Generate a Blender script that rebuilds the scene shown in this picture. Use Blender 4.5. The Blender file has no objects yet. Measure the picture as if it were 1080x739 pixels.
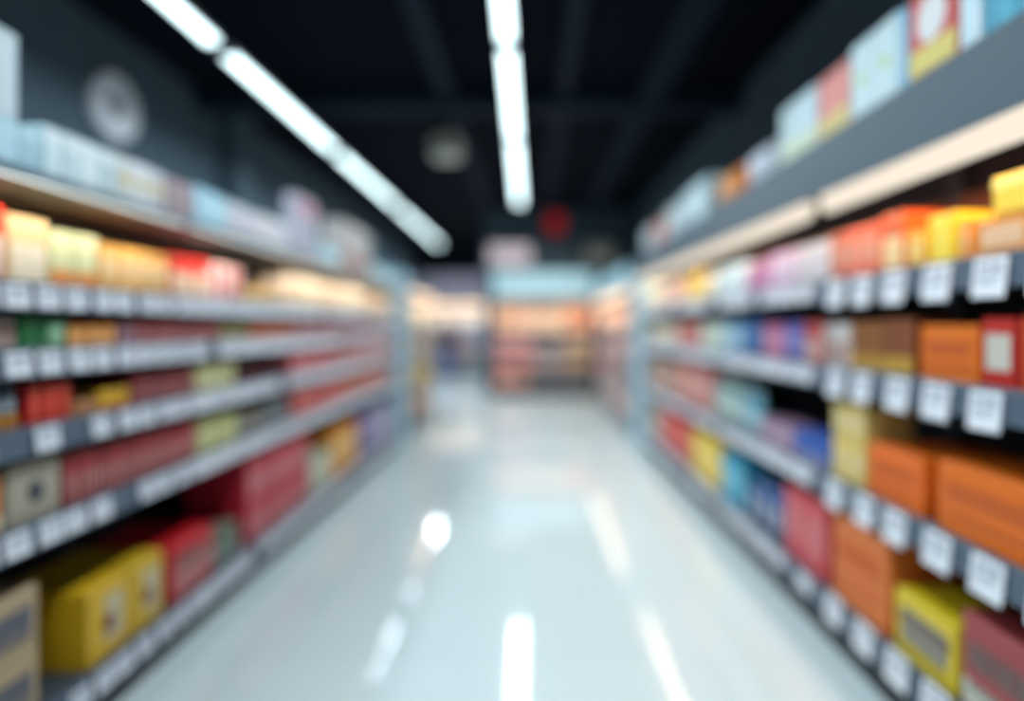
import bpy, bmesh, math, random
from mathutils import Vector, Matrix
R = random.Random(7)
scene = bpy.context.scene
COL = scene.collection
PI = math.pi
F = 600.0            # focal length in pixels of the 1080 px wide frame
VPX, VPY = 558.0, 343.0
H = 1.40             # eye height
FRONT_L, FRONT_R, FRONT_T = 1.50, 1.30, 1.24

# ------------------------------------------------------------------ materials
def lin(c):
    return tuple(((v/255)/12.92 if v/255 <= .04045 else ((v/255+.055)/1.055)**2.4) for v in c)
MATS = {}
def mat(rgb, rough=.5, metal=0.0, noise=.10, scale=30, key='', coat=0.0):
    k = (tuple(rgb), rough, metal, noise, scale, key)
    if k in MATS: return MATS[k]
    m = bpy.data.materials.new('surface_%d_%d_%d' % tuple(rgb)); m.use_nodes = True
    nt = m.node_tree; b = nt.nodes['Principled BSDF']
    b.inputs['Roughness'].default_value = rough; b.inputs['Metallic'].default_value = metal
    b.inputs['Coat Weight'].default_value = coat
    tc = nt.nodes.new('ShaderNodeTexCoord'); nz = nt.nodes.new('ShaderNodeTexNoise')
    nz.inputs['Scale'].default_value = scale; nz.inputs['Detail'].default_value = 2
    mx = nt.nodes.new('ShaderNodeMix'); mx.data_type = 'RGBA'
    c = lin(rgb)
    mx.inputs['A'].default_value = (*[v*(1-noise) for v in c], 1)
    mx.inputs['B'].default_value = (*[min(1, v*(1+noise)) for v in c], 1)
    nt.links.new(tc.outputs['Object'], nz.inputs['Vector'])
    nt.links.new(nz.outputs['Fac'], mx.inputs['Factor'])
    nt.links.new(mx.outputs['Result'], b.inputs['Base Color'])
    MATS[k] = m
    return m
def emit(name, rgb, strength):
    m = bpy.data.materials.new(name); m.use_nodes = True; nt = m.node_tree
    nt.nodes.remove(nt.nodes['Principled BSDF'])
    e = nt.nodes.new('ShaderNodeEmission'); e.inputs['Color'].default_value = (*lin(rgb), 1); e.inputs['Strength'].default_value = strength
    nt.links.new(e.outputs[0], nt.nodes['Material Output'].inputs['Surface'])
    return m
def floor_material():
    m = bpy.data.materials.new('polished_floor'); m.use_nodes = True; nt = m.node_tree; b = nt.nodes['Principled BSDF']
    geo = nt.nodes.new('ShaderNodeNewGeometry')
    br = nt.nodes.new('ShaderNodeTexBrick'); br.offset = 0; br.inputs['Scale'].default_value = 1
    br.inputs['Brick Width'].default_value = .6; br.inputs['Row Height'].default_value = .6
    br.inputs['Mortar Size'].default_value = .003
    br.inputs['Color1'].default_value = (.66, .755, .762, 1); br.inputs['Color2'].default_value = (.645, .74, .747, 1)
    br.inputs['Mortar'].default_value = (.50, .62, .63, 1)
    nt.links.new(geo.outputs['Position'], br.inputs['Vector']); nt.links.new(br.outputs['Color'], b.inputs['Base Color'])
    b.inputs['Roughness'].default_value = .07; b.inputs['IOR'].default_value = 1.55
    b.inputs['Specular IOR Level'].default_value = .6
    return m

# ------------------------------------------------------------------ mesh helpers
def bm_box(bm, x0, x1, y0, y1, z0, z1, bev=0.0, seg=1):
    vs = [bm.verts.new((x, y, z)) for z in (z0, z1) for x, y in ((x0, y0), (x1, y0), (x1, y1), (x0, y1))]
    fs = [(3,2,1,0), (4,5,6,7), (0,1,5,4), (1,2,6,5), (2,3,7,6), (3,0,4,7)]
    faces = [bm.faces.new([vs[i] for i in f]) for f in fs]
    if bev > 0:
        es = list({e for f in faces for e in f.edges})
        bmesh.ops.bevel(bm, geom=es, offset=bev, segments=seg, affect='EDGES', profile=.5)
def bm_prism(bm, prof, x0, x1):
    """profile in (y, z) swept along x"""
    a = [bm.verts.new((x0, y, z)) for y, z in prof]; b = [bm.verts.new((x1, y, z)) for y, z in prof]
    n = len(prof)
    for i in range(n):
        bm.faces.new((a[i], a[(i+1) % n], b[(i+1) % n], b[i]))
    bm.faces.new(a[::-1]); bm.faces.new(b)
def bm_lathe(bm, prof, n=16, cx=0, cy=0):
    rings = []
    for r, z in prof:
        rings.append([bm.verts.new((cx+r*math.cos(2*PI*i/n), cy+r*math.sin(2*PI*i/n), z)) for i in range(n)])
    for a, b in zip(rings, rings[1:]):
        for i in range(n):
            bm.faces.new((a[i], a[(i+1) % n], b[(i+1) % n], b[i]))
    bm.faces.new(rings[0][::-1]); bm.faces.new(rings[-1])
def mesh_of(bm, name, m, smooth=False):
    bmesh.ops.recalc_face_normals(bm, faces=bm.faces)
    me = bpy.data.meshes.new(name); bm.to_mesh(me); bm.free()
    if m: me.materials.append(m)
    if smooth:
        for p in me.polygons: p.use_smooth = True
    return me
def link(name, me, parent=None, loc=(0, 0, 0), rz=0.0):
    o = bpy.data.objects.new(name, me); COL.objects.link(o)
    o.location = loc; o.rotation_euler = (0, 0, rz)
    if parent is not None: o.parent = parent
    return o
def tag(o, label, cat, group=None, kind=None):
    o['label'] = label; o['category'] = cat
    if group: o['group'] = group
    if kind: o['kind'] = kind
    return o
def struct(name, me, label=None):
    o = link(name, me); o['kind'] = 'structure'
    if label: o['label'] = label
    return o
def box_mesh(name, dims, m, bev=0):
    bm = bmesh.new(); bm_box(bm, *dims, bev=bev); return mesh_of(bm, name, m)

# ------------------------------------------------------------------ the setting
Y0, Y1, CEIL = -4.0, 17.0, 3.75
XL, XR = -3.3, 2.12
WALL = mat((66, 87, 99), .8, noise=.12, scale=1.5)
DARK = mat((7, 12, 24), .9, noise=.2, scale=2)
struct('floor', box_mesh('floor', (XL-.1, XR+.1, Y0, Y1, -.1, 0), floor_material()), 'glossy pale blue-white shop floor')
struct('ceiling', box_mesh('ceiling', (XL-.1, XR+.1, Y0, Y1, CEIL, CEIL+.1), DARK), 'black open ceiling')
struct('wall_left', box_mesh('wall', (XL-.1, XL, Y0, Y1, 0, CEIL), WALL), 'dark slate wall carrying the clock')
struct('wall_right', box_mesh('wall', (XR, XR+.1, Y0, Y1, 0, CEIL), WALL), 'dark slate wall behind the strip-lit shelves')
struct('wall_back', box_mesh('wall', (XL, -.9, Y1, Y1+.1, 0, CEIL), mat((34, 44, 56), .8, key='b')), 'dark wall at the far end')
struct('wall_rear', box_mesh('wall', (-.9, XR, 11.45, 11.55, 0, CEIL), WALL), 'slate bulkhead wall behind the facing shelf unit')
bm = bmesh.new(); bm_box(bm, XL, XL+.16, 6.1, 6.5, 0, CEIL, .01); struct('trim_1', mesh_of(bm, 'pilaster', WALL), 'slate pilaster on the clock wall')
BEAM = mat((26, 38, 50), .7, noise=.15, scale=3)
for m_ in (DARK, BEAM): m_.node_tree.nodes['Principled BSDF'].inputs['Specular IOR Level'].default_value = .1
def beam(n, x, y0, y1, w, d, label):
    bm = bmesh.new()           # an I section along the aisle
    prof = [(-w/2, 0), (w/2, 0), (w/2, .03), (.025, .03), (.025, d-.03), (w/2, d-.03), (w/2, d), (-w/2, d), (-w/2, d-.03), (-.025, d-.03), (-.025, .03), (-w/2, .03)]
    bm_prism(bm, prof, y0, y1)
    for v in bm.verts: v.co = Vector((x - v.co.y, v.co.x, CEIL-d+v.co.z))
    struct('trim_%d' % n, mesh_of(bm, 'beam', BEAM), label)
beam(2, 1.18, Y0, 11.4, .24, .16, 'long ceiling beam over the strip-lit shelves')
beam(3, .34, Y0, 11.4, .14, .12, 'slim ceiling beam beside the middle lights')
beam(4, -.80, Y0, 16.9, .16, .12, 'ceiling beam between the two light rows')
bm = bmesh.new(); bm_box(bm, XL, XR, 5.6, 5.85, CEIL-.2, CEIL-.001, .01); struct('trim_5', mesh_of(bm, 'cross_beam', BEAM), 'cross beam over the aisle')

# ------------------------------------------------------------------ ceiling lights
TUBE = emit('cool_diffuser', (218, 245, 250), 4.6)
HOUSE = mat((150, 160, 168), .5)
ORD = ['first', 'second', 'third', 'fourth', 'fifth', 'sixth', 'seventh', 'eighth', 'ninth', 'tenth', 'eleventh', 'twelfth',
       'thirteenth', 'fourteenth', 'fifteenth', 'sixteenth', 'seventeenth', 'eighteenth', 'nineteenth', 'twentieth']
def lamp(name, x, y, z, sx, sy, power, rgb, rot, spread=180):
    l = bpy.data.lights.new(name, 'AREA'); l.shape = 'RECTANGLE'; l.size = sx; l.size_y = sy; l.energy = power; l.color = lin(rgb)
    l.spread = math.radians(spread)
    o = bpy.data.objects.new(name, l); COL.objects.link(o); o.location = (x, y, z); o.rotation_euler = rot
    return o
def ceiling_light(x, y0, y1, label, group, watt):
    zb = H+1.9; L = y1-y0
    lamp('tube_lamp', x, (y0+y1)/2, zb-.03, .09, L*.97, watt*L, (232, 246, 255), (0, 0, 0), 175)
    e = tag(link('ceiling_light', None, None, (x, (y0+y1)/2, zb)), label, 'light', group)
    w = .055
    bm = bmesh.new(); bm_prism(bm, [(-w, .02), (w, .02), (w*.8, .075), (-w*.8, .075)], -L/2, L/2)
    for v in bm.verts: v.co = Vector((v.co.y, v.co.x, v.co.z))
    link('housing', mesh_of(bm, 'housing', HOUSE), e)
    bm = bmesh.new()
    prof = [(w*.9*math.cos(PI+PI*i/6), .02+.028*math.sin(PI+PI*i/6)) for i in range(7)]
    bm_prism(bm, prof, -L/2, L/2)
    for v in bm.verts: v.co = Vector((v.co.y, v.co.x, v.co.z))
    link('diffuser', mesh_of(bm, 'diffuser', TUBE), e)
    for s in (-1, 1):
        me = box_mesh('end_cap', (-w, w, s*(L/2+.006)-.006, s*(L/2+.006)+.006, -.008, .075), HOUSE, .003)
        link('end_cap', me, e)
        bm = bmesh.new(); bm_lathe(bm, [(.006, .075), (.006, CEIL-zb)], 8, 0, s*L*.35); link('hanger_rod', mesh_of(bm, 'rod', DARK), e)
for i, (a, b) in enumerate([(-1.6, .1), (.2, 1.9), (2.0, 3.83), (4.02, 6.16), (6.36, 9.0), (9.3, 13.4)]):
    ceiling_light(-2.14, a, b, '%s light tube along the row above the clock-side shelves' % ORD[i], 'clock-side light row', 30 if i == 5 else 13)
for i, (a, b) in enumerate([(-1.6, .1), (.2, 1.9), (2.0, 3.80), (3.95, 5.78), (5.92, 8.9)]):
    ceiling_light(-.155, a, b, '%s light tube along the row down the middle of the aisle' % ORD[i], 'middle light row', 16)

# ------------------------------------------------------------------ shelf units (local frame: front faces -Y, width along X)
METAL = mat((112, 128, 140), .45, .0, noise=.06)
RAIL = mat((84, 100, 116), .35, .0, noise=.06)
DECK = mat((70, 80, 90), .5)
BACK = mat((36, 40, 48), .7)
KICK = mat((26, 34, 40), .6)
POST = mat((165, 196, 208), .45, noise=.05)
TAGM = mat((240, 243, 250), .5, noise=.06, scale=60)
TAGI = mat((150, 158, 170), .6)
FASC_R = mat((64, 86, 98), .5, noise=.06)
FASC_L = mat((98, 118, 130), .5, noise=.06)
UNDER = mat((124, 116, 110), .6)
WARM = emit('warm_strip', (253, 239, 220), 1.03)
WARM_FAR = emit('warm_strip_far', (255, 222, 190), 2.0)
TAGC = {}
def tag_meshes(w, h):
    k = (w, h)
    if k not in TAGC:
        bm = bmesh.new(); bm_box(bm, -w/2, w/2, -.002, .002, -h/2, h/2, .0012)
        me = mesh_of(bm, 'price_tag', TAGM)
        me.materials.append(TAGI)
        bm = bmesh.new(); bm.from_mesh(me)      # grey print bars, part of the card's own mesh
        for (x0, x1, z0, z1) in ((-.36, .05, .18, .34), (-.36, .36, -.02, .05), (-.36, .20, -.16, -.10), (.12, .36, .14, .36)):
            n0 = len(bm.faces); bm_box(bm, x0*w, x1*w, -.0028, -.001, z0*h, z1*h)
            bm.faces.ensure_lookup_table()
            for f in bm.faces[n0:]: f.material_index = 1
        bm.to_mesh(me); bm.free(); TAGC[k] = me
    return TAGC[k]
def shelf(parent, W, depth, top, lip, tags, tagw, tagh, drop):
    """one shelf board with its price rail; top = height of the deck surface"""
    bm = bmesh.new(); bm_prism(bm, [(.012, top-.025), (depth, top-.025), (depth, top), (.012, top)], -W/2, W/2)
    s = link('shelf', mesh_of(bm, 'shelf', DECK), parent)
    bm = bmesh.new()
    bm_prism(bm, [(-.004, top+.012), (.012, top+.012), (.012, top-lip), (-.012, top-lip), (-.014, top-lip+.008), (-.006, top-lip+.012), (-.002, top-.004), (-.006, top+.008)], -W/2, W/2)
    link('price_rail', mesh_of(bm, 'price_rail', RAIL), s)
    if tags:
        me = tag_meshes(tagw, tagh)
        x = -W/2+tags*.5
        while x < W/2-tagw/2:
            if R.random() > .06:
                t = link('price_tag', me, s, (x+R.uniform(-.012, .012), -.013, top-lip/2+.004-drop), 0)
                t.rotation_euler = (-.10, R.uniform(-.03, .03), 0)
            x += tags
    return s
def unit(name, label, group, loc, rz, W, depth, shelves, base, canopy, tags=.125, tagw=.075, tagh=.07, drop=0, strip=None, gaps=(.012, .012), fascia=None,
         fm=None, end=None, header=None, warm=None, lip=.075, post_h=None, upper=None):
    far = warm is not None
    e = tag(link(name, None, None, loc, rz), label, 'shelving', group)
    top_h = post_h or canopy
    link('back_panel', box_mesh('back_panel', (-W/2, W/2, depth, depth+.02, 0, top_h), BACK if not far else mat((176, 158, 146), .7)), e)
    if upper:  # added board; its warm brown paints the strip's light on the upper back
        p = link('painted_glow_board', box_mesh('board', (-W/2+.04, W/2-.04, depth-.05, depth-.037, *upper), mat((136, 78, 52), .6)), e); p['label'] = 'added brown board painted as lamplight behind the top shelf'
    for s in (-1, 1):
        bm = bmesh.new(); bm_box(bm, s*(W/2-.02)-.018, s*(W/2-.02)+.018, depth-.035, depth-.001, 0, top_h, .003)
        link('upright', mesh_of(bm, 'upright', DECK), e)
    bm = bmesh.new(); bm_prism(bm, [(.03, 0), (depth, 0), (depth, base-.028), (.03, base-.028)], -W/2, W/2)
    link('kick_plate', mesh_of(bm, 'kick_plate', KICK), e)
    for h in [base]+shelves:
        shelf(e, W, depth-.04, h, lip if h != base else .09, tags if not (h == base and tags == 0) else 0, tagw, tagh, drop if h != base else 0)
    if canopy and fascia is not None:
        f0, f1, fy = fascia                     # fascia bottom, top, how far it stands out
        bm = bmesh.new(); bm_prism(bm, [(fy, f0), (fy+.012, f0), (fy+.012, canopy-.025), (depth, canopy-.025), (depth, canopy), (fy+.012, canopy), (fy, f1)], -W/2, W/2)
        c = link('canopy', mesh_of(bm, 'canopy', fm), e)
        bm = bmesh.new(); bm_box(bm, -W/2+.005, W/2-.005, fy+.014, depth-.04, canopy-.032, canopy-.026); link('canopy_lining', mesh_of(bm, 'lining', UNDER), c)
        if strip:
            bm = bmesh.new()
            z0, z1, y0 = strip
            prof = [(y0, z1), (y0-.005, z0+.02), (y0+.01, z0+.004), (y0+.03, z0), (y0+.06, z1-.01), (y0+.06, z1)]
            bm_prism(bm, prof, -W/2+gaps[0], W/2-gaps[1])
            l = link('light_strip', mesh_of(bm, 'light_strip', warm or WARM), c); l['label'] = 'warm glowing light strip under the canopy edge'
    if end:
        x0, x1, yf, hh = end
        bm = bmesh.new(); bm_box(bm, x0, x1, yf, depth+.02, 0, hh, .008, 2)
        p = link('end_panel', mesh_of(bm, 'end_panel', POST), e); p['label'] = 'pale blue end panel'
    if header:
        z0, z1, hm = header
        bm = bmesh.new(); bm_box(bm, -W/2, W/2, -.02, .03, z0, z1, .006)
        p = link('header_board', mesh_of(bm, 'header_board', hm), e)
    return e
LS = {'top': 1.52, 'second': 1.32, 'third': 1.085, 'fourth': .795, 'bottom': .20}
RS = {'top': 1.59, 'second': 1.215, 'third': .745, 'bottom': .235}
BAYS = [(1.15, 2.5), (2.5, 3.85), (3.85, 5.2), (5.2, 6.5)]
near = ['nearest the camera', 'after the first', 'before the last', 'that ends in the pale panel']
lab = ['closest to the camera', 'just past the closest one', 'just before the end one', 'ending in a pale blue panel']
for i, (a, b) in enumerate(BAYS):
    W = b-a
    unit('shelf_unit', 'clock-side grey shelf unit with five stocked shelves, '+lab[i], 'clock-side shelving run', (-FRONT_L, (a+b)/2, 0), PI/2, W, .56,
         [LS[k] for k in ('fourth', 'third', 'second', 'top')], LS['bottom'], 1.868, fascia=(1.832, 1.872, 0.0), fm=FASC_L,
         end=(W/2, W/2+.5, -.03, 2.03) if i == 3 else None, tags=.112, tagw=.084 if i == 0 else .104)
    unit('shelf_unit', 'strip-lit grey shelf unit with four stocked shelves, '+lab[i], 'strip-lit shelving run', (FRONT_R, (a+b)/2, 0), -PI/2, W, .60,
         [RS[k] for k in ('third', 'second', 'top')], RS['bottom'], 2.15, fascia=(1.955, 2.19, -.06), fm=FASC_R, strip=(1.878, 1.955, -.055), gaps=((.075, .012), (.012, .075), (.012, .012), (.012, .012))[i], upper=(RS['top'], 1.95),
         end=(-W/2-.6, -W/2, -.03, 2.05) if i == 3 else None, tags=.20 if i == 0 else .14, tagw=.115 if i == 0 else .12, tagh=.112 if i == 0 else .075,
         drop=.018 if i == 0 else 0, lip=.085)
# warm lamps of the clock-side canopy (tucked behind its fascia) and of the strip-lit canopy
for a, b in BAYS:
    lamp('canopy_lamp', -1.488, (a+b)/2, 1.828, .03, (b-a)*.95, 3.0, (255, 228, 204), (0, math.radians(44), 0), 92)
    lamp('canopy_lamp', 1.32, (a+b)/2, 1.90, .04, (b-a)*.95, 7.0, (255, 226, 196), (0, math.radians(-25), 0), 150)

# ------------------------------------------------------------------ goods
MC = {}
def cached(key, fn):
    if key not in MC: MC[key] = fn()
    return MC[key]
def q(v): return round(v*200)/200
def carton_parts(w, d, h, c, style, c2, big):
    """list of (part name, mesh); the first is the body. Front at y=0, depth towards +y, base at z=0"""
    body = mat(c, .45)
    def mk():
        bm = bmesh.new(); bm_box(bm, -w/2, w/2, 0, d, 0, h-.002, min(.004, w*.06), 1)
        if not big:   # tuck-in lid line
            bm_box(bm, -w/2+.003, w/2-.003, .002, d-.002, h-.003, h, .001)
        return mesh_of(bm, 'body', body)
    out = [('carton', cached(('cb', w, d, h, c, big), mk))]
    if big:
        def fl(s):
            def g():
                bm = bmesh.new(); y0, y1 = (.003, d/2-.0015) if s else (d/2+.0015, d-.003)
                bm_box(bm, -w/2+.002, w/2-.002, y0, y1, h-.003, h, .001); return mesh_of(bm, 'flap', body)
            return g
        out += [('flap', cached(('cf', w, d, h, c, 0), fl(0))), ('flap', cached(('cf', w, d, h, c, 1), fl(1)))]
    m2 = mat(c2, .5, key='p')
    def panel(x0, x1, z0, z1, m, t=.0015):
        bm = bmesh.new(); bm_box(bm, x0*w, x1*w, -t, .001, z0*h, z1*h); return mesh_of(bm, 'panel', m)
    if 'p' in style: out.append(('label', cached(('lp', w, h, c2), lambda: panel(-.36, .36, .28, .78, m2))))
    if 'P' in style: out.append(('label', cached(('lP', w, h, c2), lambda: panel(-.44, .44, .10, .62, m2))))
    if 'S' in style: out.append(('label', cached(('lS', w, h, c2), lambda: panel(-.10, .36, .22, .82, m2))))
    if 'b' in style: out.append(('label_band', cached(('lb', w, h, c2), lambda: panel(-.485, .485, .06, .34, m2))))
    if 't' in style: out.append(('label_band', cached(('lt', w, h, c2), lambda: panel(-.485, .485, .68, .94, m2))))
    if 's' in style: out.append(('label_band', cached(('ls', w, h, c2), lambda: panel(-.16, .16, .05, .95, m2))))
    if any(k in style for k in 'cdWD'):
        r = .30 if ('c' in style or 'W' in style) else .14
        up = .62 if 'W' in style else .5 if 'D' not in style else .46
        def disc():
            bm = bmesh.new(); rr = r*min(w, h)
            bm_lathe(bm, [(rr, -.001), (rr, .0032)], 20)
            for v in bm.verts: v.co = Vector((v.co.x, -v.co.z, v.co.y*1.25+h*up))
            return mesh_of(bm, 'emblem', mat((232, 232, 232), .5, key='w') if 'W' in style else mat((120, 44, 48), .5, key='r') if 'D' in style else m2)
        out.append(('emblem', cached(('lc', r, w, h, c2, style), disc)))
    if any(k in style for k in 'xyX'):  # rows of dark unreadable print
        m3 = mat((112, 96, 92) if 'x' in style else (92, 98, 114) if 'X' in style else (204, 96, 36), .6, key='ink')
        def ink(z0, z1, lo, hi, nm):
            def g():
                rr = random.Random(int(w*1000+h*77)); bm = bmesh.new(); x = -.40
                bm_box(bm, -.41*w, .41*w, -.0012, .0005, (z0-.02)*h, z0*h+.0004)       # underline ties the letters together
                while x < .36:
                    ww = rr.uniform(lo, hi)
                    bm_box(bm, x*w, (x+ww)*w, -.0026, .0005, z0*h, z1*h); x += ww+.025
                return mesh_of(bm, nm, m3)
            return g
        out.append(('lettering', cached(('lx', w, h, style), ink(.40 if 'X' in style else .50, .74, .04, .09, 'lettering'))))
        out.append(('small_print', cached(('ly', w, h, style), ink(.26, .34, .02, .05, 'small_print'))))
    return out
def packet_parts(w, d, h, c, style, c2, big):
    body = mat(c, .4)
    def mk():
        bm = bmesh.new()          # slim upright pack with a rounded spine and a crimped top
        n = 6; prof = [(-w/2, d)]+[(-w/2*math.cos(PI*i/n), -.006*math.sin(PI*i/n)+.006) for i in range(n+1)]+[(w/2, d)]
        lay = []
        for z, k in ((0, .96), (.006, 1), (h-.012, 1), (h-.004, .8), (h, .78)):
            lay.append([bm.verts.new((x*k, y if y < d*.9 else d, z)) for x, y in prof])
        for a, b in zip(lay, lay[1:]):
            for i in range(len(prof)): bm.faces.new((a[i], a[(i+1) % len(prof)], b[(i+1) % len(prof)], b[i]))
        bm.faces.new(lay[0][::-1]); bm.faces.new(lay[-1])
        return mesh_of(bm, 'packet', body)
    out = [('packet', cached(('pk', w, d, h, c), mk))]
    m2 = mat(c2, .5, key='p')
    def lb():
        bm = bmesh.new(); bm_box(bm, -w*.30, w*.30, -.0016, .003, .12*h, .62*h, .001); return mesh_of(bm, 'label', m2)
    out.append(('label', cached(('pkl', w, h, c2), lb)))
    return out
def pouch_parts(w, d, h, c, style, c2, big):
    body = mat(c, .35)
    def surf(f, x0, x1, z0, z1, m, off, name):
        bm = bmesh.new(); nx, nz = 8, 10; g = {}
        for s in (-1, 1):
            for i in range(nx+1):
                for j in range(nz+1):
                    u = x0+(x1-x0)*i/nx; v = z0+(z1-z0)*j/nz
                    th = (d/2)*max(0, (1-abs(2*u)**2.5))**.6*min(1, ((1-v)*3.2))**.8*(min(1, .55+v*2.2))
                    g[s, i, j] = bm.verts.new((u*w, d/2+s*(th+off), v*h))
        for s in ((-1, 1) if f else (-1,)):
            for i in range(nx):
                for j in range(nz): bm.faces.new((g[s, i, j], g[s, i+1, j], g[s, i+1, j+1], g[s, i, j+1]))
        if f:
            bmesh.ops.remove_doubles(bm, verts=bm.verts, dist=.0004)
            bmesh.ops.holes_fill(bm, edges=[e for e in bm.edges if e.is_boundary])
        bmesh.ops.delete(bm, geom=[v for v in bm.verts if not v.link_faces], context='VERTS')
        return mesh_of(bm, name, m, True)
    m2 = mat(c2, .4, key='p')
    return [('pouch', cached(('po', w, d, h, c), lambda: surf(True, -.5, .5, 0, 1, body, 0, 'pouch'))),
            ('label', cached(('pol', w, d, h, c2), lambda: surf(False, -.3, .3, .22, .68, m2, .0015, 'label')))]
def jar_parts(w, d, h, c, style, c2, big):
    r = w/2
    def sh(prof, m, n):
        def g():
            bm = bmesh.new(); bm_lathe(bm, prof, 18, 0, r); return mesh_of(bm, n, m, False)
        return g
    return [('jar', cached(('ja', w, h, c), sh([(r*.9, 0), (r, .006), (r, h*.70), (r*.78, h*.82), (r*.78, h*.84)], mat(c, .25), 'jar'))),
            ('lid', cached(('jl', w, h, c2), sh([(r*.84, h*.82), (r*.86, h*.83), (r*.86, h*.98), (r*.8, h)], mat(c2, .4, key='l'), 'lid'))),
            ('label', cached(('jb', w, h, c2), sh([(r*1.01, h*.14), (r*1.01, h*.58)], mat(tuple(min(255, int(v*.5+110)) for v in c), .5, key='jl'), 'label')))]
def bottle_parts(w, d, h, c, style, c2, big):
    r = w/2
    def sh(prof, m, n):
        def g():
            bm = bmesh.new(); bm_lathe(bm, prof, 18, 0, r); return mesh_of(bm, n, m, True)
        return g
    return [('bottle', cached(('bo', w, h, c), sh([(r*.88, 0), (r, .008), (r, h*.58), (r*.8, h*.70), (r*.36, h*.82), (r*.34, h*.90)], mat(c, .2), 'bottle'))),
            ('cap', cached(('bc', w, h, c2), sh([(r*.40, h*.90), (r*.40, h*.99), (r*.34, h)], mat(c2, .4, key='l'), 'cap'))),
            ('label', cached(('bl', w, h, c2), sh([(r*1.01, h*.16), (r*1.01, h*.48)], mat(c2, .5, key='bl'), 'label')))]
KINDS = {'carton': carton_parts, 'packet': packet_parts, 'pouch': pouch_parts, 'jar': jar_parts, 'bottle': bottle_parts}
GOODS = []      # (object, description, place, distance) -> labels are written at the end, when the counts are known
def place(kind, loc, rz, w, d, h, c, style, c2, desc, where, order, group=None, tilt=0):
    w, d, h = q(w), q(d), q(h)
    big = kind == 'carton' and w > .14 and h > .16
    parts = KINDS[kind](w, d, h, tuple(c), style, tuple(c2), big)
    o = link(parts[0][0], parts[0][1], None, loc, rz+tilt)
    for n, me in parts[1:]: link(n, me, o)
    GOODS.append((o, kind, desc, where, order, group))
    return o
def zL(px): return F*FRONT_L/(VPX-px)
def zR(px): return F*FRONT_R/(px-VPX)
def zT(px): return F*FRONT_T/(px-VPX)
SIDE = {'L': ('clock-side', -1, FRONT_L, LS, zL), 'R': ('strip-lit', 1, FRONT_R, RS, zR)}
def row(side, lev, p0, p1, n, kind, desc, h, c, style='p', c2=(235, 230, 215), depth=.16, back=.025, stack=1, gap=.006, jit=.004, z=0.0, hv=.0, var=.10):
    """n items side by side between picture columns p0 and p1 of a shelf front, near end first"""
    nm, sg, fr, lev_h, fz = SIDE[side]
    if lev == 'canopy':
        base = 1.870 if side == 'L' else 2.192
        if side == 'R': fz = zT; fr = FRONT_T
        where = '%s canopy top' % nm
    else:
        base = lev_h[lev]; where = '%s %s shelf' % (nm, lev)
    ya, yb = sorted((fz(p0), fz(p1)))
    if ya > 3.4 and n > 3 and kind == 'carton': n = max(3, round(n*.62))
    st = (yb-ya)/n
    if lev == 'top' and side == 'L': back += .035
    for i in range(n):
        w = st-gap
        dd = w if kind in ('jar', 'bottle') else depth
        for k in range(stack):
            hh = h*(1+R.uniform(-hv, hv))
            y = ya+st*(i+.5)
            kk = 1+R.uniform(-var, var); cc = tuple(max(0, min(255, int(v*kk))) for v in c)
            cc = tuple(int(v/4)*4 for v in cc)
            place(kind, (sg*(fr+back+R.uniform(0, jit)), y, base+z+k*(q(h)+.001)), -sg*PI/2, w, dd, hh if stack == 1 else h, cc, style, c2, desc, where,
                  (ya+st*i, k), group='%s on the %s' % (desc.split(' with')[0]+'s', where), tilt=R.uniform(-.015, .015))
EX = None
exec_rows = []
# --- clock-side run, top shelf
row('L', 'top', -75, -2, 2, 'carton', 'orange-red tall carton', .235, (190, 60, 40), 'P', (220, 190, 170))
row('L', 'top', 0, 27, 1, 'carton', 'red and white tall carton', .235, (208, 58, 36), 'P', (226, 205, 190))
row('L', 'top', 29, 71, 1, 'carton', 'cream tall carton', .215, (232, 204, 150), 'P', (222, 214, 190))
row('L', 'top', 73, 121, 2, 'carton', 'pale green carton with orange foot', .195, (196, 205, 160), 'b', (214, 140, 70))
row('L', 'top', 123, 194, 4, 'carton', 'golden tan carton', .180, (226, 174, 88), 'p', (222, 196, 150), hv=.04)
row('L', 'top', 196, 234, 2, 'carton', 'red carton with cream foot', .19, (214, 56, 44), 'P', (236, 210, 180))
row('L', 'top', 236, 267, 2, 'carton', 'white carton with red edge', .185, (226, 200, 196), 's', (206, 70, 66))
row('L', 'top', 270, 304, 3, 'pouch', 'low olive pouch', .10, (170, 140, 80), 'p', (200, 180, 120), depth=.09)
row('L', 'top', 306, 396, 14, 'carton', 'cream carton', .195, (248, 230, 204), 'p', (222, 190, 150), hv=.05)
row('L', 'top', 397, 416, 6, 'carton', 'tan carton', .16, (214, 180, 140), 'b', (230, 210, 180))
# --- second shelf
row('L', 'second', -80, 2, 4, 'jar', 'brown glass jar', .095, (120, 84, 64), 'p', (210, 196, 180))
row('L', 'second', 3, 30, 2, 'jar', 'brown jar with white lid', .095, (136, 92, 72), 'p', (222, 206, 196))
row('L', 'second', 31, 55, 1, 'carton', 'deep green carton', .105, (28, 128, 62), 's', (20, 96, 50), depth=.18)
row('L', 'second', 57, 79, 1, 'carton', 'soft green carton', .10, (84, 160, 108), 'p', (150, 190, 150), depth=.18)
row('L', 'second', 81, 130, 3, 'carton', 'orange small carton', .085, (222, 130, 40), 'p', (236, 180, 110))
row('L', 'second', 132, 152, 2, 'packet', 'mauve packet', .10, (150, 96, 110), 'p', (180, 140, 150))
row('L', 'second', 153, 236, 12, 'packet', 'dusty red packet', .10, (160, 62, 62), 'p', (196, 130, 126))
row('L', 'second', 238, 268, 3, 'carton', 'olive small carton', .085, (130, 118, 74), 'p', (170, 160, 110))
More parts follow.
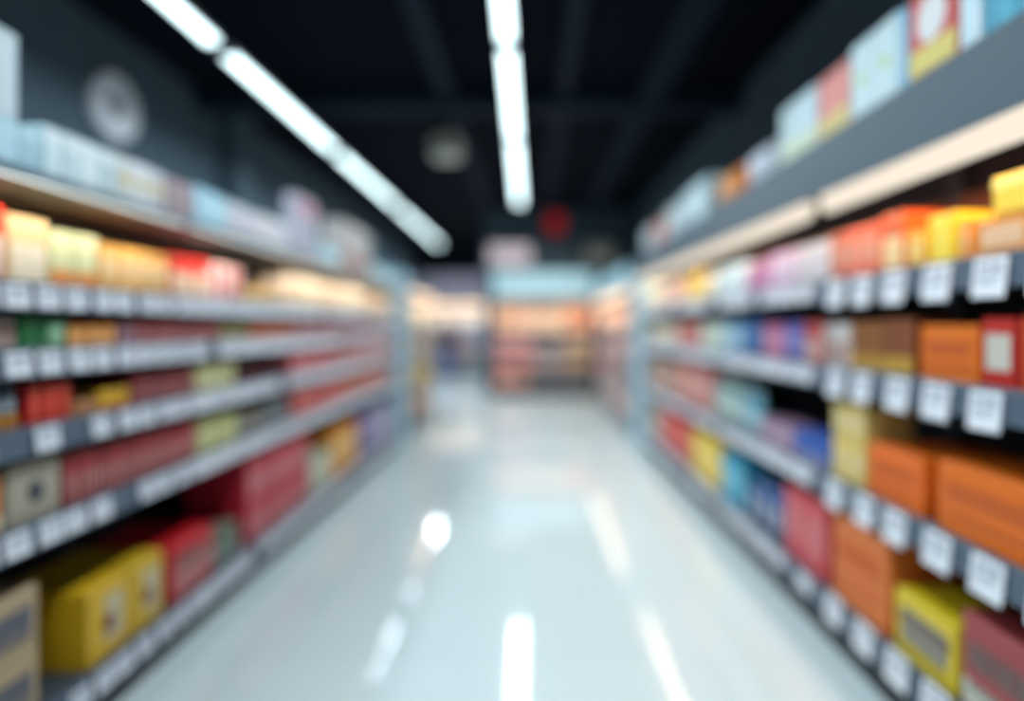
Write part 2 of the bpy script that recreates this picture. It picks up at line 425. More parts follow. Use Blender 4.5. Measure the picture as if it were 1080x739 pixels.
row('L', 'second', 270, 312, 5, 'carton', 'orange-red small carton', .09, (206, 90, 48), 'p', (226, 140, 100))
row('L', 'second', 314, 400, 16, 'packet', 'pink-red packet', .10, (186, 82, 84), 'p', (214, 160, 156))
row('L', 'second', 401, 416, 5, 'carton', 'pink small carton', .09, (200, 130, 124), 'p', (220, 180, 170))
# --- third shelf
row('L', 'third', -75, -2, 3, 'carton', 'amber low carton', .06, (214, 150, 46), 'p', (190, 110, 40), depth=.14)
row('L', 'third', 0, 30, 2, 'carton', 'yellow low carton under a jar', .052, (214, 154, 44), 'p', (160, 90, 40), depth=.12)
row('L', 'third', 0, 30, 2, 'jar', 'grey-blue jar on a carton', .085, (84, 104, 116), 'p', (60, 74, 86), z=.051)
row('L', 'third', 38, 84, 3, 'carton', 'bright red carton', .13, (206, 34, 32), 's', (226, 96, 62), depth=.18)
row('L', 'third', 87, 112, 2, 'carton', 'tan low carton', .055, (196, 142, 92), 'p', (170, 110, 70))
row('L', 'third', 113, 145, 2, 'carton', 'yellow and orange low carton', .078, (232, 178, 40), 'b', (200, 96, 40))
row('L', 'third', 147, 211, 11, 'packet', 'dull red packet', .13, (142, 48, 52), 'p', (176, 110, 108))
row('L', 'third', 213, 254, 5, 'packet', 'pale olive packet', .135, (206, 202, 140), 'p', (222, 216, 170))
row('L', 'third', 257, 308, 6, 'pouch', 'dark maroon pouch', .11, (70, 24, 32), 'p', (96, 40, 44), depth=.07)
row('L', 'third', 310, 362, 8, 'carton', 'rose red carton', .14, (206, 70, 76), 'p', (224, 150, 146))
row('L', 'third', 363, 414, 14, 'packet', 'coral packet', .14, (206, 100, 92), 'p', (224, 170, 160))
# --- fourth shelf
row('L', 'fourth', -70, -14, 2, 'carton', 'orange carton', .19, (206, 120, 56), 'p', (230, 200, 160))
row('L', 'fourth', -12, 12, 1, 'carton', 'orange and cream carton', .175, (214, 130, 66), 'b', (226, 206, 170))
row('L', 'fourth', 17, 74, 1, 'carton', 'large beige carton with dark dot', .185, (186, 178, 156), 'd', (52, 56, 66), depth=.2)
row('L', 'fourth', 77, 213, 24, 'packet', 'slim brick-red packet', .175, (166, 54, 56), 'p', (190, 128, 122), hv=.02)
row('L', 'fourth', 215, 256, 5, 'packet', 'pale lime packet', .16, (196, 196, 128), 'p', (220, 216, 160))
row('L', 'fourth', 258, 284, 4, 'jar', 'grey-brown jar', .14, (110, 100, 88), 'p', (140, 128, 110))
row('L', 'fourth', 286, 312, 4, 'bottle', 'grey bottle', .17, (112, 118, 118), 'p', (150, 156, 156))
row('L', 'fourth', 314, 362, 8, 'carton', 'scarlet carton', .175, (200, 56, 54), 'p', (216, 130, 120))
row('L', 'fourth', 363, 414, 14, 'packet', 'brick orange packet', .17, (206, 96, 70), 'p', (220, 160, 140))
# --- bottom shelf
row('L', 'bottom', -110, -30, 1, 'carton', 'brown kraft box with dark print', .20, (158, 132, 102), 'X', (90, 84, 80), depth=.32, stack=2)
row('L', 'bottom', -24, 50, 1, 'carton', 'kraft cardboard box with blue-grey print', .20, (168, 142, 108), 'X', (80, 90, 108), depth=.32, stack=2, jit=0)
row('L', 'bottom', 99, 179, 2, 'carton', 'yellow carton with grey and red label', .27, (216, 172, 26), 'SD', (200, 186, 150), depth=.34, var=.02)
row('L', 'bottom', 186, 231, 1, 'carton', 'large bright red carton', .25, (204, 20, 36), 'Px', (206, 120, 116), depth=.36, var=.02)
row('L', 'bottom', 234, 261, 2, 'jar', 'dark green jar', .17, (78, 96, 76), 'p', (120, 130, 110))
row('L', 'bottom', 265, 330, 3, 'carton', 'big crimson carton stacked in pairs', .235, (190, 38, 52), 'P', (196, 110, 112), depth=.34, stack=2, var=.04)
row('L', 'bottom', 332, 352, 3, 'carton', 'pale green box', .26, (188, 196, 164), 'p', (220, 220, 200), depth=.2)
row('L', 'bottom', 354, 380, 3, 'carton', 'amber orange box', .37, (222, 142, 40), 'p', (232, 190, 120), depth=.25)
row('L', 'bottom', 382, 396, 3, 'carton', 'violet blue box', .40, (90, 84, 150), 'p', (160, 150, 190), depth=.25)
row('L', 'bottom', 397, 414, 4, 'carton', 'lilac box', .36, (176, 160, 190), 'p', (200, 190, 210), depth=.25)
# --- clock-side canopy top
row('L', 'canopy', -90, -4, 2, 'carton', 'pale grey-blue carton', 0.155, (170, 196, 204), 'p', (190, 210, 216))
row('L', 'canopy', 2, 54, 2, 'carton', 'light blue low carton', 0.133, (180, 216, 228), 't', (194, 226, 236))
row('L', 'canopy', 56, 130, 4, 'carton', 'icy white carton', 0.163, (226, 246, 250), 't', (238, 250, 252))
row('L', 'canopy', 132, 180, 3, 'carton', 'white carton with yellow patch', 0.163, (238, 242, 244), 'c', (226, 206, 150))
row('L', 'canopy', 183, 210, 2, 'carton', 'dim pink-grey carton', 0.159, (160, 140, 146), 's', (200, 180, 180))
row('L', 'canopy', 213, 244, 3, 'carton', 'sky blue carton', 0.172, (176, 222, 242), 'p', (206, 236, 246))
row('L', 'canopy', 246, 309, 8, 'carton', 'white carton with pink patch', 0.163, (234, 242, 248), 'c', (236, 206, 212), hv=.04)
row('L', 'canopy', 316, 339, 1, 'carton', 'tall white box with pink top', .40, (212, 210, 222), 't', (200, 150, 168), depth=.08)
row('L', 'canopy', 341, 362, 4, 'carton', 'pale aqua low carton', 0.120, (192, 230, 240), 'p', (214, 238, 244))
row('L', 'canopy', 364, 394, 4, 'carton', 'tall grey-white box', .40, (196, 190, 186), 'b', (176, 130, 124))
row('L', 'canopy', 395, 413, 4, 'carton', 'aqua low box', 0.120, (192, 230, 240), 'p', (214, 238, 244))
# --- strip-lit run, top shelf
row('R', 'top', 1150, 1082, 1, 'carton', 'amber long carton', .14, (226, 150, 50), 'p', (240, 200, 120), depth=.3)
row('R', 'top', 1080, 1018, 1, 'carton', 'orange long carton under a yellow one', .12, (226, 146, 56), 'p', (232, 190, 150), depth=.28, var=.02)
row('R', 'top', 1080, 1036, 1, 'carton', 'yellow carton lying on top', .105, (246, 206, 60), 't', (252, 226, 120), depth=.28, z=.122, var=.02)
row('R', 'top', 1015, 1003, 1, 'carton', 'slim orange carton', .135, (232, 150, 50), 'p', (236, 180, 120), depth=.2)
row('R', 'top', 1001, 970, 1, 'carton', 'bright yellow carton', .165, (252, 208, 36), 's', (254, 226, 90), depth=.28, var=.02)
row('R', 'top', 968, 948, 1, 'carton', 'golden low carton', .13, (240, 180, 60), 'p', (244, 206, 120), depth=.2)
row('R', 'top', 946, 922, 1, 'carton', 'orange carton with cream front', .215, (224, 98, 36), 'P', (244, 206, 150), depth=.28)
row('R', 'top', 920, 870, 3, 'carton', 'coral red carton', .20, (226, 102, 68), 'p', (232, 160, 130), depth=.2)
row('R', 'top', 867, 835, 3, 'carton', 'silver grey carton', .19, (196, 192, 196), 'p', (222, 210, 214))
row('R', 'top', 833, 808, 3, 'carton', 'lavender carton', .19, (200, 168, 196), 'p', (226, 206, 220))
row('R', 'top', 806, 782, 3, 'carton', 'purple-pink carton', .17, (172, 100, 146), 'p', (210, 150, 180))
row('R', 'top', 780, 754, 4, 'carton', 'pale blue carton', .20, (196, 222, 228), 'p', (226, 236, 238))
row('R', 'top', 752, 741, 2, 'carton', 'pearl white carton', .19, (226, 222, 206), 'p', (232, 226, 210))
row('R', 'top', 739, 720, 4, 'carton', 'sunny yellow carton', .21, (246, 200, 64), 'p', (250, 222, 130))
row('R', 'top', 719, 700, 5, 'carton', 'pink carton', .19, (226, 170, 160), 'p', (236, 200, 190))
row('R', 'top', 699, 681, 6, 'carton', 'ivory carton', .22, (236, 216, 180), 'p', (240, 226, 200))
# --- second shelf
row('R', 'second', 1140, 1064, 1, 'carton', 'orange-red carton', .21, (206, 70, 34), 'p', (222, 120, 70), depth=.3)
row('R', 'second', 1062, 1026, 1, 'carton', 'red carton with white panel', .205, (196, 40, 26), 'p', (206, 200, 186), depth=.3, var=.02)
row('R', 'second', 1022, 962, 1, 'carton', 'vivid orange carton', .185, (236, 118, 22), 'y', (222, 140, 60), depth=.3, var=.02)
row('R', 'second', 954, 924, 2, 'carton', 'brown carton with gold foot', .21, (140, 76, 40), 'b', (206, 160, 60), depth=.2)
row('R', 'second', 922, 890, 2, 'carton', 'bronze carton', .20, (150, 92, 44), 'b', (196, 150, 60), depth=.2)
row('R', 'second', 888, 862, 4, 'packet', 'white striped packet', .19, (206, 200, 196), 'p', (176, 130, 120))
row('R', 'second', 860, 842, 3, 'packet', 'red and white packet', .20, (196, 80, 70), 'p', (220, 190, 180))
row('R', 'second', 840, 822, 3, 'carton', 'indigo carton', .20, (96, 92, 170), 'p', (150, 150, 206))
row('R', 'second', 820, 800, 3, 'carton', 'magenta-pink carton', .19, (180, 96, 130), 'p', (210, 150, 176))
row('R', 'second', 798, 780, 3, 'carton', 'navy blue carton', .21, (34, 88, 150), 'p', (80, 130, 180))
row('R', 'second', 778, 760, 4, 'carton', 'light blue carton', .20, (130, 176, 206), 'p', (176, 206, 222))
row('R', 'second', 758, 736, 5, 'carton', 'pale sage carton', .20, (186, 204, 190), 'p', (214, 222, 206))
row('R', 'second', 734, 711, 6, 'carton', 'soft red carton', .20, (196, 96, 90), 'p', (220, 150, 140))
row('R', 'second', 710, 682, 9, 'carton', 'beige carton', .19, (206, 190, 166), 'p', (222, 210, 190))
# --- third shelf
row('R', 'third', 1190, 1092, 1, 'carton', 'orange shipping carton', .25, (216, 100, 24), 'y', (196, 90, 40), depth=.34)
row('R', 'third', 1085, 981, 1, 'carton', 'large orange carton with faded print', .225, (236, 116, 20), 'y', (214, 130, 60), depth=.36, var=.02)
row('R', 'third', 965, 908, 1, 'carton', 'medium orange carton with faded print', .20, (236, 112, 24), 'y', (206, 120, 60), depth=.36, var=.02)
row('R', 'third', 905, 872, 2, 'carton', 'pale yellow carton in a tall stack', .165, (226, 196, 112), 'p', (226, 206, 150), depth=.2, stack=2)
row('R', 'third', 868, 832, 3, 'carton', 'royal blue low carton', .14, (48, 92, 176), 'b', (150, 150, 180), depth=.22)
row('R', 'third', 830, 796, 4, 'carton', 'mauve low carton', .13, (166, 130, 156), 'p', (196, 170, 186), depth=.2)
row('R', 'third', 794, 778, 3, 'bottle', 'teal blue bottle', .27, (110, 166, 186), 'p', (170, 206, 214))
row('R', 'third', 776, 748, 5, 'bottle', 'sage green bottle', .29, (150, 180, 176), 'p', (196, 212, 206))
row('R', 'third', 746, 712, 7, 'carton', 'dusty pink carton', .32, (196, 120, 112), 'p', (214, 160, 150))
row('R', 'third', 710, 682, 8, 'carton', 'brown-pink carton', .28, (170, 128, 112), 'p', (196, 166, 150))
# --- bottom shelf
row('R', 'bottom', 1110, 1005, 1, 'carton', 'dusty red carton with white label', .30, (166, 66, 66), 'bx', (196, 196, 180), depth=.36, var=.02)
row('R', 'bottom', 1001, 936, 1, 'carton', 'yellow carton with grey print', .225, (222, 192, 30), 'px', (150, 146, 130), depth=.36, var=.02)
row('R', 'bottom', 930, 873, 1, 'carton', 'tall orange carton', .37, (230, 122, 48), 'y', (206, 110, 70), depth=.36, var=.02)
row('R', 'bottom', 866, 822, 2, 'carton', 'raspberry pink carton', .35, (196, 66, 76), 'p', (206, 110, 112), depth=.34)
row('R', 'bottom', 819, 782, 3, 'pouch', 'blue and white pouch', .26, (44, 84, 140), 'p', (170, 176, 190), depth=.14)
row('R', 'bottom', 780, 757, 3, 'carton', 'turquoise carton', .30, (42, 150, 186), 'p', (120, 190, 206), depth=.25)
row('R', 'bottom', 755, 726, 4, 'carton', 'mustard yellow carton', .33, (232, 190, 52), 'p', (236, 210, 120), depth=.25)
row('R', 'bottom', 724, 696, 6, 'carton', 'tomato red carton', .34, (206, 48, 44), 'p', (214, 110, 100), depth=.25)
row('R', 'bottom', 694, 682, 4, 'carton', 'pale tan carton', .28, (190, 170, 156), 'p', (206, 190, 180), depth=.25)
# --- strip-lit canopy top
row('R', 'canopy', 1160, 1082, 1, 'carton', 'teal wide carton', .30, (40, 150, 176), 'p', (90, 180, 200), depth=.25)
row('R', 'canopy', 1080, 1026, 1, 'carton', 'teal carton beside a white one', .30, (36, 152, 182), 's', (70, 176, 200), depth=.25, var=.02)
row('R', 'canopy', 1024, 1002, 1, 'carton', 'white carton with pale blue edge', .30, (222, 238, 244), 's', (196, 226, 238), depth=.22, var=.02)
row('R', 'canopy', 1000, 951, 1, 'carton', 'red carton with white disc and yellow foot', .29, (206, 74, 66), 'bW', (226, 206, 110), depth=.22, var=.02)
row('R', 'canopy', 949, 941, 1, 'carton', 'slim sky blue carton', .28, (140, 196, 226), 'p', (180, 216, 232), depth=.2)
row('R', 'canopy', 939, 890, 2, 'carton', 'frosty white carton with green patch', .29, (210, 232, 238), 'd', (190, 214, 130), depth=.22, var=.02)
row('R', 'canopy', 888, 856, 2, 'carton', 'salmon carton with yellow foot', .27, (214, 130, 122), 'b', (226, 206, 130), depth=.2)
row('R', 'canopy', 854, 818, 2, 'carton', 'ice blue carton', .28, (206, 230, 236), 'b', (214, 226, 196), depth=.22)
row('R', 'canopy', 800, 778, 1, 'pouch', 'white plump bag', .225, (222, 226, 240), 'p', (206, 210, 226), depth=.2)
row('R', 'canopy', 772, 746, 1, 'pouch', 'orange plump bag', .235, (232, 132, 30), 'p', (236, 150, 60), depth=.25, var=.02)
row('R', 'canopy', 742, 714, 4, 'carton', 'pale aqua carton', .28, (180, 212, 218), 'p', (206, 226, 230))
row('R', 'canopy', 712, 700, 3, 'carton', 'misty grey carton', .26, (190, 206, 212), 'p', (214, 222, 226))
row('R', 'canopy', 698, 688, 3, 'carton', 'small coral carton', .22, (206, 110, 90), 'p', (220, 150, 130))
row('R', 'canopy', 686, 677, 3, 'carton', 'bluish white carton', .24, (190, 210, 216), 'p', (210, 222, 226))

# a tall white pack leaning at the near end of the clock-side canopy
place('carton', (-1.53, 1.66, 1.870+.136), PI/2, .09, .10, .26, (196, 214, 220), 's', (216, 226, 230), 'tall white pack standing on the light blue cartons', 'clock-side canopy top', (1.6, 0))

# ------------------------------------------------------------------ shelving beyond the aisle
def added_glow(rgb, g):  # board colour with emission added to brighten it; nothing shines from behind
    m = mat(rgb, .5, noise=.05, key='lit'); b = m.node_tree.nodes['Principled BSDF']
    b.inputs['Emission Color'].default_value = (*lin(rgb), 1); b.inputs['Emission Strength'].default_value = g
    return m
HB = added_glow((152, 192, 205), .24); HP = added_glow((112, 110, 126), .30)
def far_lamp(x, y, z, L, p, rz):
    lamp('canopy_lamp', x, y, z, L, .05, p, (255, 214, 178), (math.radians(38), 0, rz), 170)
far_lamp(.265, 10.76, 1.87, 1.8, 4.5, 0); far_lamp(-2.05, 16.08, 1.95, 2.1, 5, 0)
far_lamp(1.20, 9.05, 1.78, 3.2, 11, -PI/2); far_lamp(-1.46, 8.15, 1.80, 1.4, 4, PI/2)
def far_row(origin, rz, lev, where, items, x0, x1, seq):
    """items: list of (desc, kind, h, colour, weight); fills x0..x1 along the local x of a far unit"""
    items = [(*i[:4], max(2, round(i[4]*.62))) for i in items]
    tot = sum(i[4] for i in items); x = x0; k = 0
    c, s = math.cos(rz), math.sin(rz)
    for desc, kind, h, colr, n in items:
        for j in range(n):
            w = (x1-x0)/tot
            lx, ly = x+w/2, .03
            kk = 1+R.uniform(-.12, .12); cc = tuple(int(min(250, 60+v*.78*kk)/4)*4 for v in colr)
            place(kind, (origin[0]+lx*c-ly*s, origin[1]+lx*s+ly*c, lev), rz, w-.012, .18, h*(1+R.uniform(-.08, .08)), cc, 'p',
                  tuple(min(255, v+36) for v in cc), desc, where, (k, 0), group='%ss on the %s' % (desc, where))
            x += w; k += 1
# added fill lamps without fixtures, brightening the far shelves
lamp('added_fill_lamp', .3, 9.6, 3.5, 1.6, .1, 20, (255, 240, 228), (math.radians(25), 0, 0), 110)
lamp('added_fill_lamp', -2.0, 14.2, 3.5, 1.4, .1, 44, (244, 246, 255), (math.radians(18), 0, 0), 130)
# the unit facing the camera
cx = .265; fw = 1.90
for i, xx in enumerate((-.215, .745)):
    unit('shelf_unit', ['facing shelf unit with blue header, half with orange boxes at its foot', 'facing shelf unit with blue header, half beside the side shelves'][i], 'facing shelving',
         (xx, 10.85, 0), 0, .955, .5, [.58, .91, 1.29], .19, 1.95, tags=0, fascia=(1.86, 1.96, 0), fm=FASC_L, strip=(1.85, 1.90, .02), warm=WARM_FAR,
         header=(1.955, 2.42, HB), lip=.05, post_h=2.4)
O = (cx, 10.85)
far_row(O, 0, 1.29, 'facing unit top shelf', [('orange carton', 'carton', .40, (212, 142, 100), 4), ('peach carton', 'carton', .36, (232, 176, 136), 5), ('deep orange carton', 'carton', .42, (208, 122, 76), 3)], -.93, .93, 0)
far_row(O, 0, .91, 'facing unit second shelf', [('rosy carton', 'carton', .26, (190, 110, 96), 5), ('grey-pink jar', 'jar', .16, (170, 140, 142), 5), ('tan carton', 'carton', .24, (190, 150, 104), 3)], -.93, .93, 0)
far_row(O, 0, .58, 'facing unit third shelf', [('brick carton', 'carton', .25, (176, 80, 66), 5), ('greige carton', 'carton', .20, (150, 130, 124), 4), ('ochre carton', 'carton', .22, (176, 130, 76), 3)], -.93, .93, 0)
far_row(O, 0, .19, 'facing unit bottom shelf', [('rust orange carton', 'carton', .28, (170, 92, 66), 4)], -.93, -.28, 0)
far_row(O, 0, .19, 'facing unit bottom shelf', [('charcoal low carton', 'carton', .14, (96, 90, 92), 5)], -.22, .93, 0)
# the side run between the strip-lit end panel and the facing unit
for i, (a, b) in enumerate([(7.35, 9.05), (9.05, 10.75)]):
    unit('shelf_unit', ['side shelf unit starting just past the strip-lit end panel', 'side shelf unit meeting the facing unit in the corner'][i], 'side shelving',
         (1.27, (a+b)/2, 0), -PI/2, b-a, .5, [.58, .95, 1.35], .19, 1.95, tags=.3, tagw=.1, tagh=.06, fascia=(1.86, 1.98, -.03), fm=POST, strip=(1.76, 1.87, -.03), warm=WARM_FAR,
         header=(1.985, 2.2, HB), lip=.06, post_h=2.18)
O = (1.27, 9.05)
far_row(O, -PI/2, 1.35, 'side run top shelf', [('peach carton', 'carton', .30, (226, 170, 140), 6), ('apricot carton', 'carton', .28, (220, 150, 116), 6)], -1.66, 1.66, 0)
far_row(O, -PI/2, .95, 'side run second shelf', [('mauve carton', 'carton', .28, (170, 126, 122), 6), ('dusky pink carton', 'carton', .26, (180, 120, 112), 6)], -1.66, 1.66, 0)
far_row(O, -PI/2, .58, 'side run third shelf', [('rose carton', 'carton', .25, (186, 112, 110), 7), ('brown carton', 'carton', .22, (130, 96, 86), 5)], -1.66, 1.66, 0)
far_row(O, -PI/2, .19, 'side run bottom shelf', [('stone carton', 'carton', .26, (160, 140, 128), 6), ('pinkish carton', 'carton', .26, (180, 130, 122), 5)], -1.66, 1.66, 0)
# short unit past the clock-side end panel
unit('shelf_unit', 'short shelf unit past the clock-side end panel with yellow packs', None, (-1.5, 8.15, 0), PI/2, 1.5, .5, [.55, .95, 1.35], .15, 2.0, tags=.3, tagw=.1, tagh=.06,
     fascia=(1.85, 2.0, 0), fm=FASC_L, strip=(1.78, 1.86, .005), warm=WARM_FAR, lip=.06)
O = (-1.5, 8.15)
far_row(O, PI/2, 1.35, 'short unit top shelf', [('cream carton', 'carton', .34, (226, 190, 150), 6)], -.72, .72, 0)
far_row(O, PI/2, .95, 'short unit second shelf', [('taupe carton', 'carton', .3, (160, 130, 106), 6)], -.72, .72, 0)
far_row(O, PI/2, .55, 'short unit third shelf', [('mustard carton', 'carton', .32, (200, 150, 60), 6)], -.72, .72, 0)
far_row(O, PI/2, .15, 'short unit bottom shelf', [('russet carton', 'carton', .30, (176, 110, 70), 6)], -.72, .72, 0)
# the unit against the far wall
for i, xx in enumerate((-2.6, -1.5)):
    unit('shelf_unit', ['far wall shelf unit behind the standing person', 'far wall shelf unit beside the facing unit'][i], 'far wall shelving', (xx, 16.2, 0), 0, 1.1, .5, [.55, .95, 1.35], .2, 2.2,
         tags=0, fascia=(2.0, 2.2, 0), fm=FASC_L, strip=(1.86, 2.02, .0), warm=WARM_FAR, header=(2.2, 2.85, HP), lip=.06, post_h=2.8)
O = (-2.05, 16.2)
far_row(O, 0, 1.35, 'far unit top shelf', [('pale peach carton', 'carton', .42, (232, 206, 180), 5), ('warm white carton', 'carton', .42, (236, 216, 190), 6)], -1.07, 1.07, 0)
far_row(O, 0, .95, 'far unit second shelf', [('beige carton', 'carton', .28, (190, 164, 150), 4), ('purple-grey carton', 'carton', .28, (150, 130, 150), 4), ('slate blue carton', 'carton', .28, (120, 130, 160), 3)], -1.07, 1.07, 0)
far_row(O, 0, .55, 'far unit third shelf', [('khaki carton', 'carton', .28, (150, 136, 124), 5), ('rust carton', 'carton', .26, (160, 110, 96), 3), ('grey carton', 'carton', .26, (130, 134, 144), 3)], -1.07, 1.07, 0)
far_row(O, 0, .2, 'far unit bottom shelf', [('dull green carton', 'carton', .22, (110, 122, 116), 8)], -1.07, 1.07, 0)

# ------------------------------------------------------------------ wall clock, signs, ceiling box
e = tag(link('wall_clock', None, None, (XL+.002, F*3.3/441, H+230/133.6)), 'round white wall clock with grey centre on the dark slate wall', 'clock')
def disc(name, r, t, m, x0=0, hole=None, parent=None, n=40):
    bm = bmesh.new(); bm_lathe(bm, ([(r, 0), (r, t*.7), (r*.97, t)] if hole is None else [(r, 0), (r, t), (hole, t), (hole, t*.4)]), n)
    for v in bm.verts: v.co = Vector((v.co.z+x0, v.co.x, v.co.y))
    return link(name, mesh_of(bm, name, m), parent)
disc('rim', .25, .05, mat((236, 240, 250), .4), 0, .215, e)
disc('dial', .225, .03, mat((238, 242, 250), .5), .001, None, e)
disc('dial_ring', .085, .006, mat((120, 132, 144), .5), .030, None, e)
HAND = mat((52, 60, 70), .5)
for L, w, ang in ((.11, .014, -40), (.16, .010, 75)):
    bm = bmesh.new(); bm_box(bm, .037, .041, -w/2, w/2, -.02, L); 
    o = link('clock_hand', mesh_of(bm, 'clock_hand', HAND), e); o.rotation_euler = (math.radians(ang), 0, 0)
def sign(name, x0, x1, z0, z1, y, c, label, cat='sign', inner=None, glow=None):
    e = tag(link(name, None, None, ((x0+x1)/2, y, z0)), label, cat)
    w, h = x1-x0, z1-z0
    link('frame', box_mesh('frame', (-w/2, w/2, -.03, 0, 0, h), mat((90, 96, 104), .5), .004), e)
    link('sign_face', box_mesh('sign_face', (-w/2+.015, w/2-.015, -.034, -.028, .015, h-.015), glow or mat(c, .5), .001), e)
k = 11.44/F
sign('red_sign', (576-VPX)*k, (595-VPX)*k, H+(VPY-247)*k, H+(VPY-226)*k, 11.448, (190, 30, 32), 'small square red sign high on the slate bulkhead wall', glow=emit('red_glow', (190, 30, 32), .42))
sign('white_sign', (516-VPX)*k, (560-VPX)*k, H+(VPY-281)*k, H+(VPY-258)*k, 11.448, (226, 214, 220), 'wide pale sign on the bulkhead wall above the blue header', glow=emit('pale_glow', (226, 214, 222), .8))
sign('grey_sign', (618-VPX)*k, (648-VPX)*k, H+(VPY-279)*k, H+(VPY-256)*k, 11.448, (170, 172, 162), 'dim greenish grey sign on the bulkhead wall near the side shelves')
e = tag(link('ceiling_unit', None, None, (-.93, 6.4, 3.24)), 'pale boxy unit hanging from the black ceiling between the light rows', 'ceiling unit')
PB = mat((216, 212, 196), .5)
bm = bmesh.new(); bm_box(bm, -.165, .165, -.15, .15, .02, .30, .07, 4); link('housing', mesh_of(bm, 'housing', PB), e)
bm = bmesh.new()
for i in range(5): bm_box(bm, -.14, .14, -.168, -.158, .06+i*.04, .075+i*.04)
link('vent_grille', mesh_of(bm, 'grille', mat((150, 150, 140), .5)), e)
bm = bmesh.new(); bm_lathe(bm, [(.06, .30), (.03, .32), (.02, .34), (.02, CEIL-3.24)], 14); link('ceiling_mount', mesh_of(bm, 'mount', DARK), e)

# ------------------------------------------------------------------ the shopper at the far end (seen from behind)
def skin_mesh(name, verts, edges, radii, m, parent, sub=1, root=0):
    me = bpy.data.meshes.new(name); me.from_pydata(verts, edges, []); me.materials.append(m)
    o = bpy.data.objects.new(name, me); COL.objects.link(o)
    if parent is not None: o.parent = parent
    md = o.modifiers.new('skin', 'SKIN'); md.use_smooth_shade = True
    for i, v in enumerate(me.skin_vertices[0].data):
        v.radius = (radii[i], radii[i]) if not isinstance(radii[i], tuple) else radii[i]; v.use_root = i == root
    sb = o.modifiers.new('sub', 'SUBSURF'); sb.levels = sub; sb.render_levels = sub
    return o
V, E, RA = [], [], []
def vtx(p, r, frm=None):
    V.append(p); RA.append(r); i = len(V)-1
    if frm is not None: E.append((frm, i))
    return i
pel = vtx((0, 0, .88), (.14, .10)); wst = vtx((0, 0, 1.03), (.12, .085), pel); cst = vtx((0, .01, 1.20), (.15, .10), wst)
nb = vtx((0, .0, 1.33), (.07, .06), cst); nk = vtx((0, 0, 1.38), .05, nb)
hd1 = vtx((0, .01, 1.44), (.065, .075), nk); hd2 = vtx((0, .012, 1.52), (.075, .09), hd1); hd3 = vtx((0, .005, 1.585), (.055, .07), hd2)
for s in (-1, 1):
    sh = vtx((s*.17, 0, 1.29), .052, cst); el = vtx((s*.22, -.01, 1.03), .04, sh); wr = vtx((s*.21, .10, .84), .028, el); pm = vtx((s*.205, .13, .785), (.034, .018), wr)
    for j, (dx, L) in enumerate(((-.026, .062), (-.009, .072), (.009, .068), (.026, .052))):
        f1 = vtx((s*.205+dx, .15, .745), .0085, pm); vtx((s*.205+dx, .155, .745-L*.6), .007, f1)
    t1 = vtx((s*.205-s*.038, .14, .775), .009, wr); vtx((s*.205-s*.046, .155, .745), .008, t1)
    hp = vtx((s*.085, 0, .80), .085, pel); kn = vtx((s*.10, .015*s, .46), .056, hp); an = vtx((s*.105, -.02, .09), .038, kn); vtx((s*.11, .10, .035), (.036, .028), an)
man = skin_mesh('person', V, E, RA, mat((190, 140, 115), .6), None, 2)
man.location = ((471-VPX)/F*15.0, 15.0, 0); man.rotation_euler = (0, 0, math.radians(12))
tag(man, 'person with dark hair, dark top and blue trousers standing before the far shelves', 'person')
jv = [(0, 0, .90), (0, 0, 1.03), (0, .01, 1.20), (0, 0, 1.33), (-.17, 0, 1.29), (-.22, -.01, 1.03), (-.213, .075, .89), (.17, 0, 1.29), (.22, -.01, 1.03), (.213, .075, .89), (0, 0, .80)]
skin_mesh('jacket', jv, [(0, 1), (1, 2), (2, 3), (2, 4), (4, 5), (5, 6), (2, 7), (7, 8), (8, 9), (0, 10)],
          [(.17, .125), (.15, .11), (.175, .12), (.085, .075), .068, .056, .045, .068, .056, .045, (.165, .13)], mat((30, 34, 48), .8), man, 2)
tv = [(0, 0, .88), (-.085, 0, .78), (-.10, -.015, .46), (-.105, -.02, .09), (.085, 0, .78), (.10, .015, .46), (.105, -.02, .09)]
skin_mesh('trousers', tv, [(0, 1), (1, 2), (2, 3), (0, 4), (4, 5), (5, 6)], [(.15, .11), .098, .07, .055, .098, .07, .055], mat((60, 98, 168), .8), man, 2)
skin_mesh('hair', [(0, -.015, 1.47), (0, -.02, 1.54), (0, -.012, 1.605)], [(0, 1), (1, 2)], [(.082, .085), (.092, .10), (.065, .08)], mat((24, 22, 26), .6), man, 2)
for s in (-1, 1):
    skin_mesh('shoe', [(s*.105, -.05, .045), (s*.108, .05, .045), (s*.11, .13, .035)], [(0, 1), (1, 2)], [.044, .046, .036], mat((36, 36, 42), .5), man, 2)
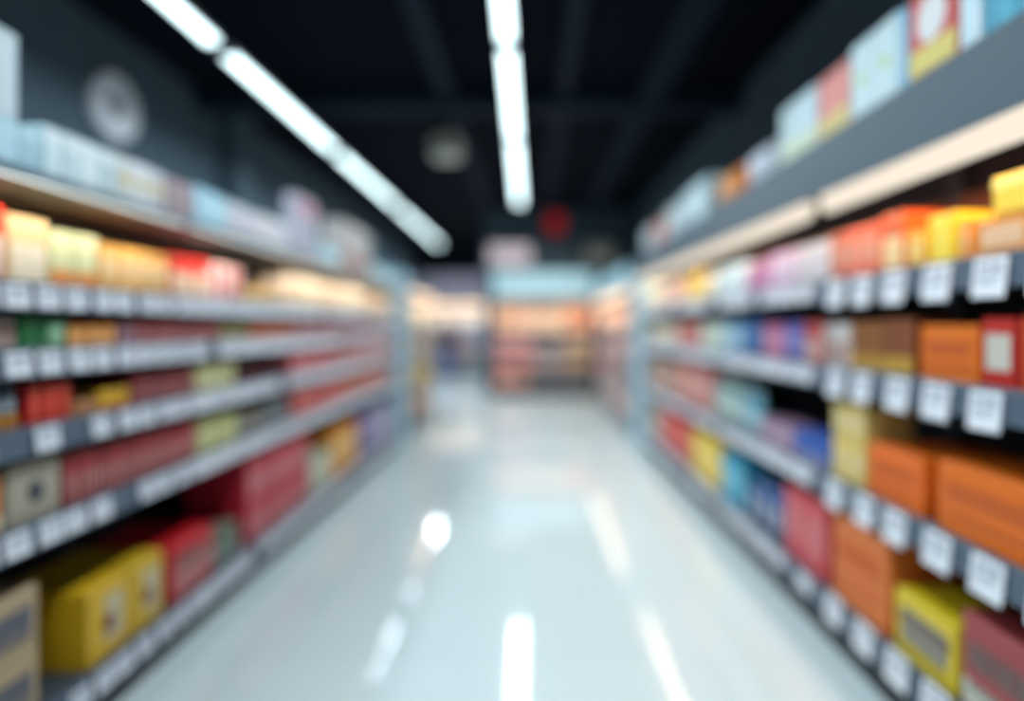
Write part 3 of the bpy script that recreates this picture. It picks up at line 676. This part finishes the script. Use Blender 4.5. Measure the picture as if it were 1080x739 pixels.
# face (turned to the shelves)
bm = bmesh.new()
for s in (-1, 1):
    bmesh.ops.create_icosphere(bm, subdivisions=2, radius=.010, matrix=Matrix.Translation((s*.03, .098, 1.515)))
link('eyes', mesh_of(bm, 'eyes', mat((230, 230, 226), .3)), man)
bm = bmesh.new(); bmesh.ops.create_cone(bm, segments=8, radius1=.016, radius2=.006, depth=.05, cap_ends=True, matrix=Matrix.Translation((0, .10, 1.49)) @ Matrix.Rotation(-.35, 4, 'X'))
link('nose', mesh_of(bm, 'nose', mat((190, 140, 115), .6)), man)
bm = bmesh.new(); bmesh.ops.create_icosphere(bm, subdivisions=2, radius=.02, matrix=Matrix.Translation((0, .087, 1.452)) @ Matrix.Diagonal((1, .4, .3, 1)))
link('mouth', mesh_of(bm, 'mouth', mat((150, 80, 76), .5)), man)
for s in (-1, 1):
    bm = bmesh.new(); bmesh.ops.create_icosphere(bm, subdivisions=2, radius=.026, matrix=Matrix.Translation((s*.08, .01, 1.505)) @ Matrix.Diagonal((.35, .7, 1.15, 1)))
    link('ear', mesh_of(bm, 'ear', mat((190, 140, 115), .6)), man)

# ------------------------------------------------------------------ labels of the goods
byk = {}
for g in GOODS: byk.setdefault((g[2], g[3]), []).append(g)
for (desc, where), gs in byk.items():
    gs.sort(key=lambda g: g[4])
    stacked = any(g[4][1] for g in gs)
    if stacked:
        cols = sorted({round(g[4][0], 3) for g in gs})
    for i, g in enumerate(gs):
        o, kind = g[0], g[1]
        if len(gs) == 1: lab_ = '%s on the %s' % (desc, where)
        elif stacked and len(cols) == 1: lab_ = '%s, %s of the pile on the %s' % (desc, 'upper' if g[4][1] else 'lower', where)
        elif stacked: lab_ = '%s, %s in column %s on the %s' % (desc, 'upper' if g[4][1] else 'lower', ['one', 'two', 'three', 'four'][cols.index(round(g[4][0], 3))], where)
        else:
            o_ = ORD[i] if i < 20 else ['twenty-first', 'twenty-second', 'twenty-third', 'twenty-fourth', 'twenty-fifth'][i-20]
            lab_ = '%s counted %s along the %s' % (desc, o_, where)
        tag(o, lab_, {'carton': 'box', 'packet': 'packet', 'pouch': 'bag', 'jar': 'jar', 'bottle': 'bottle'}[kind], g[5] if len(gs) > 1 else None)

# ------------------------------------------------------------------ world, camera
w = bpy.data.worlds.new('shop_air'); scene.world = w; w.use_nodes = True
bg = w.node_tree.nodes['Background']; bg.inputs['Color'].default_value = (.70, .86, 1.0, 1); bg.inputs['Strength'].default_value = .35
cd = bpy.data.cameras.new('camera'); cam = bpy.data.objects.new('camera', cd); COL.objects.link(cam)
cam.location = (0, 0, H); cam.rotation_euler = (PI/2, 0, 0)
cd.sensor_width = 36; cd.sensor_fit = 'HORIZONTAL'; cd.lens = 36*F/1080
cd.shift_x = -(VPX-540)/1080; cd.shift_y = -(369.5-VPY)/1080
cd.clip_start = .05; cd.clip_end = 100
cd.dof.use_dof = True; cd.dof.focus_distance = .87; cd.dof.aperture_fstop = .42; cd.dof.aperture_blades = 0
scene.camera = cam
scene.view_settings.view_transform = 'Standard'; scene.view_settings.look = 'None'
scene.view_settings.exposure = 0; scene.view_settings.gamma = 1
scene.cycles.use_denoising = True
scene.cycles.max_bounces = 6; scene.cycles.sample_clamp_indirect = 6
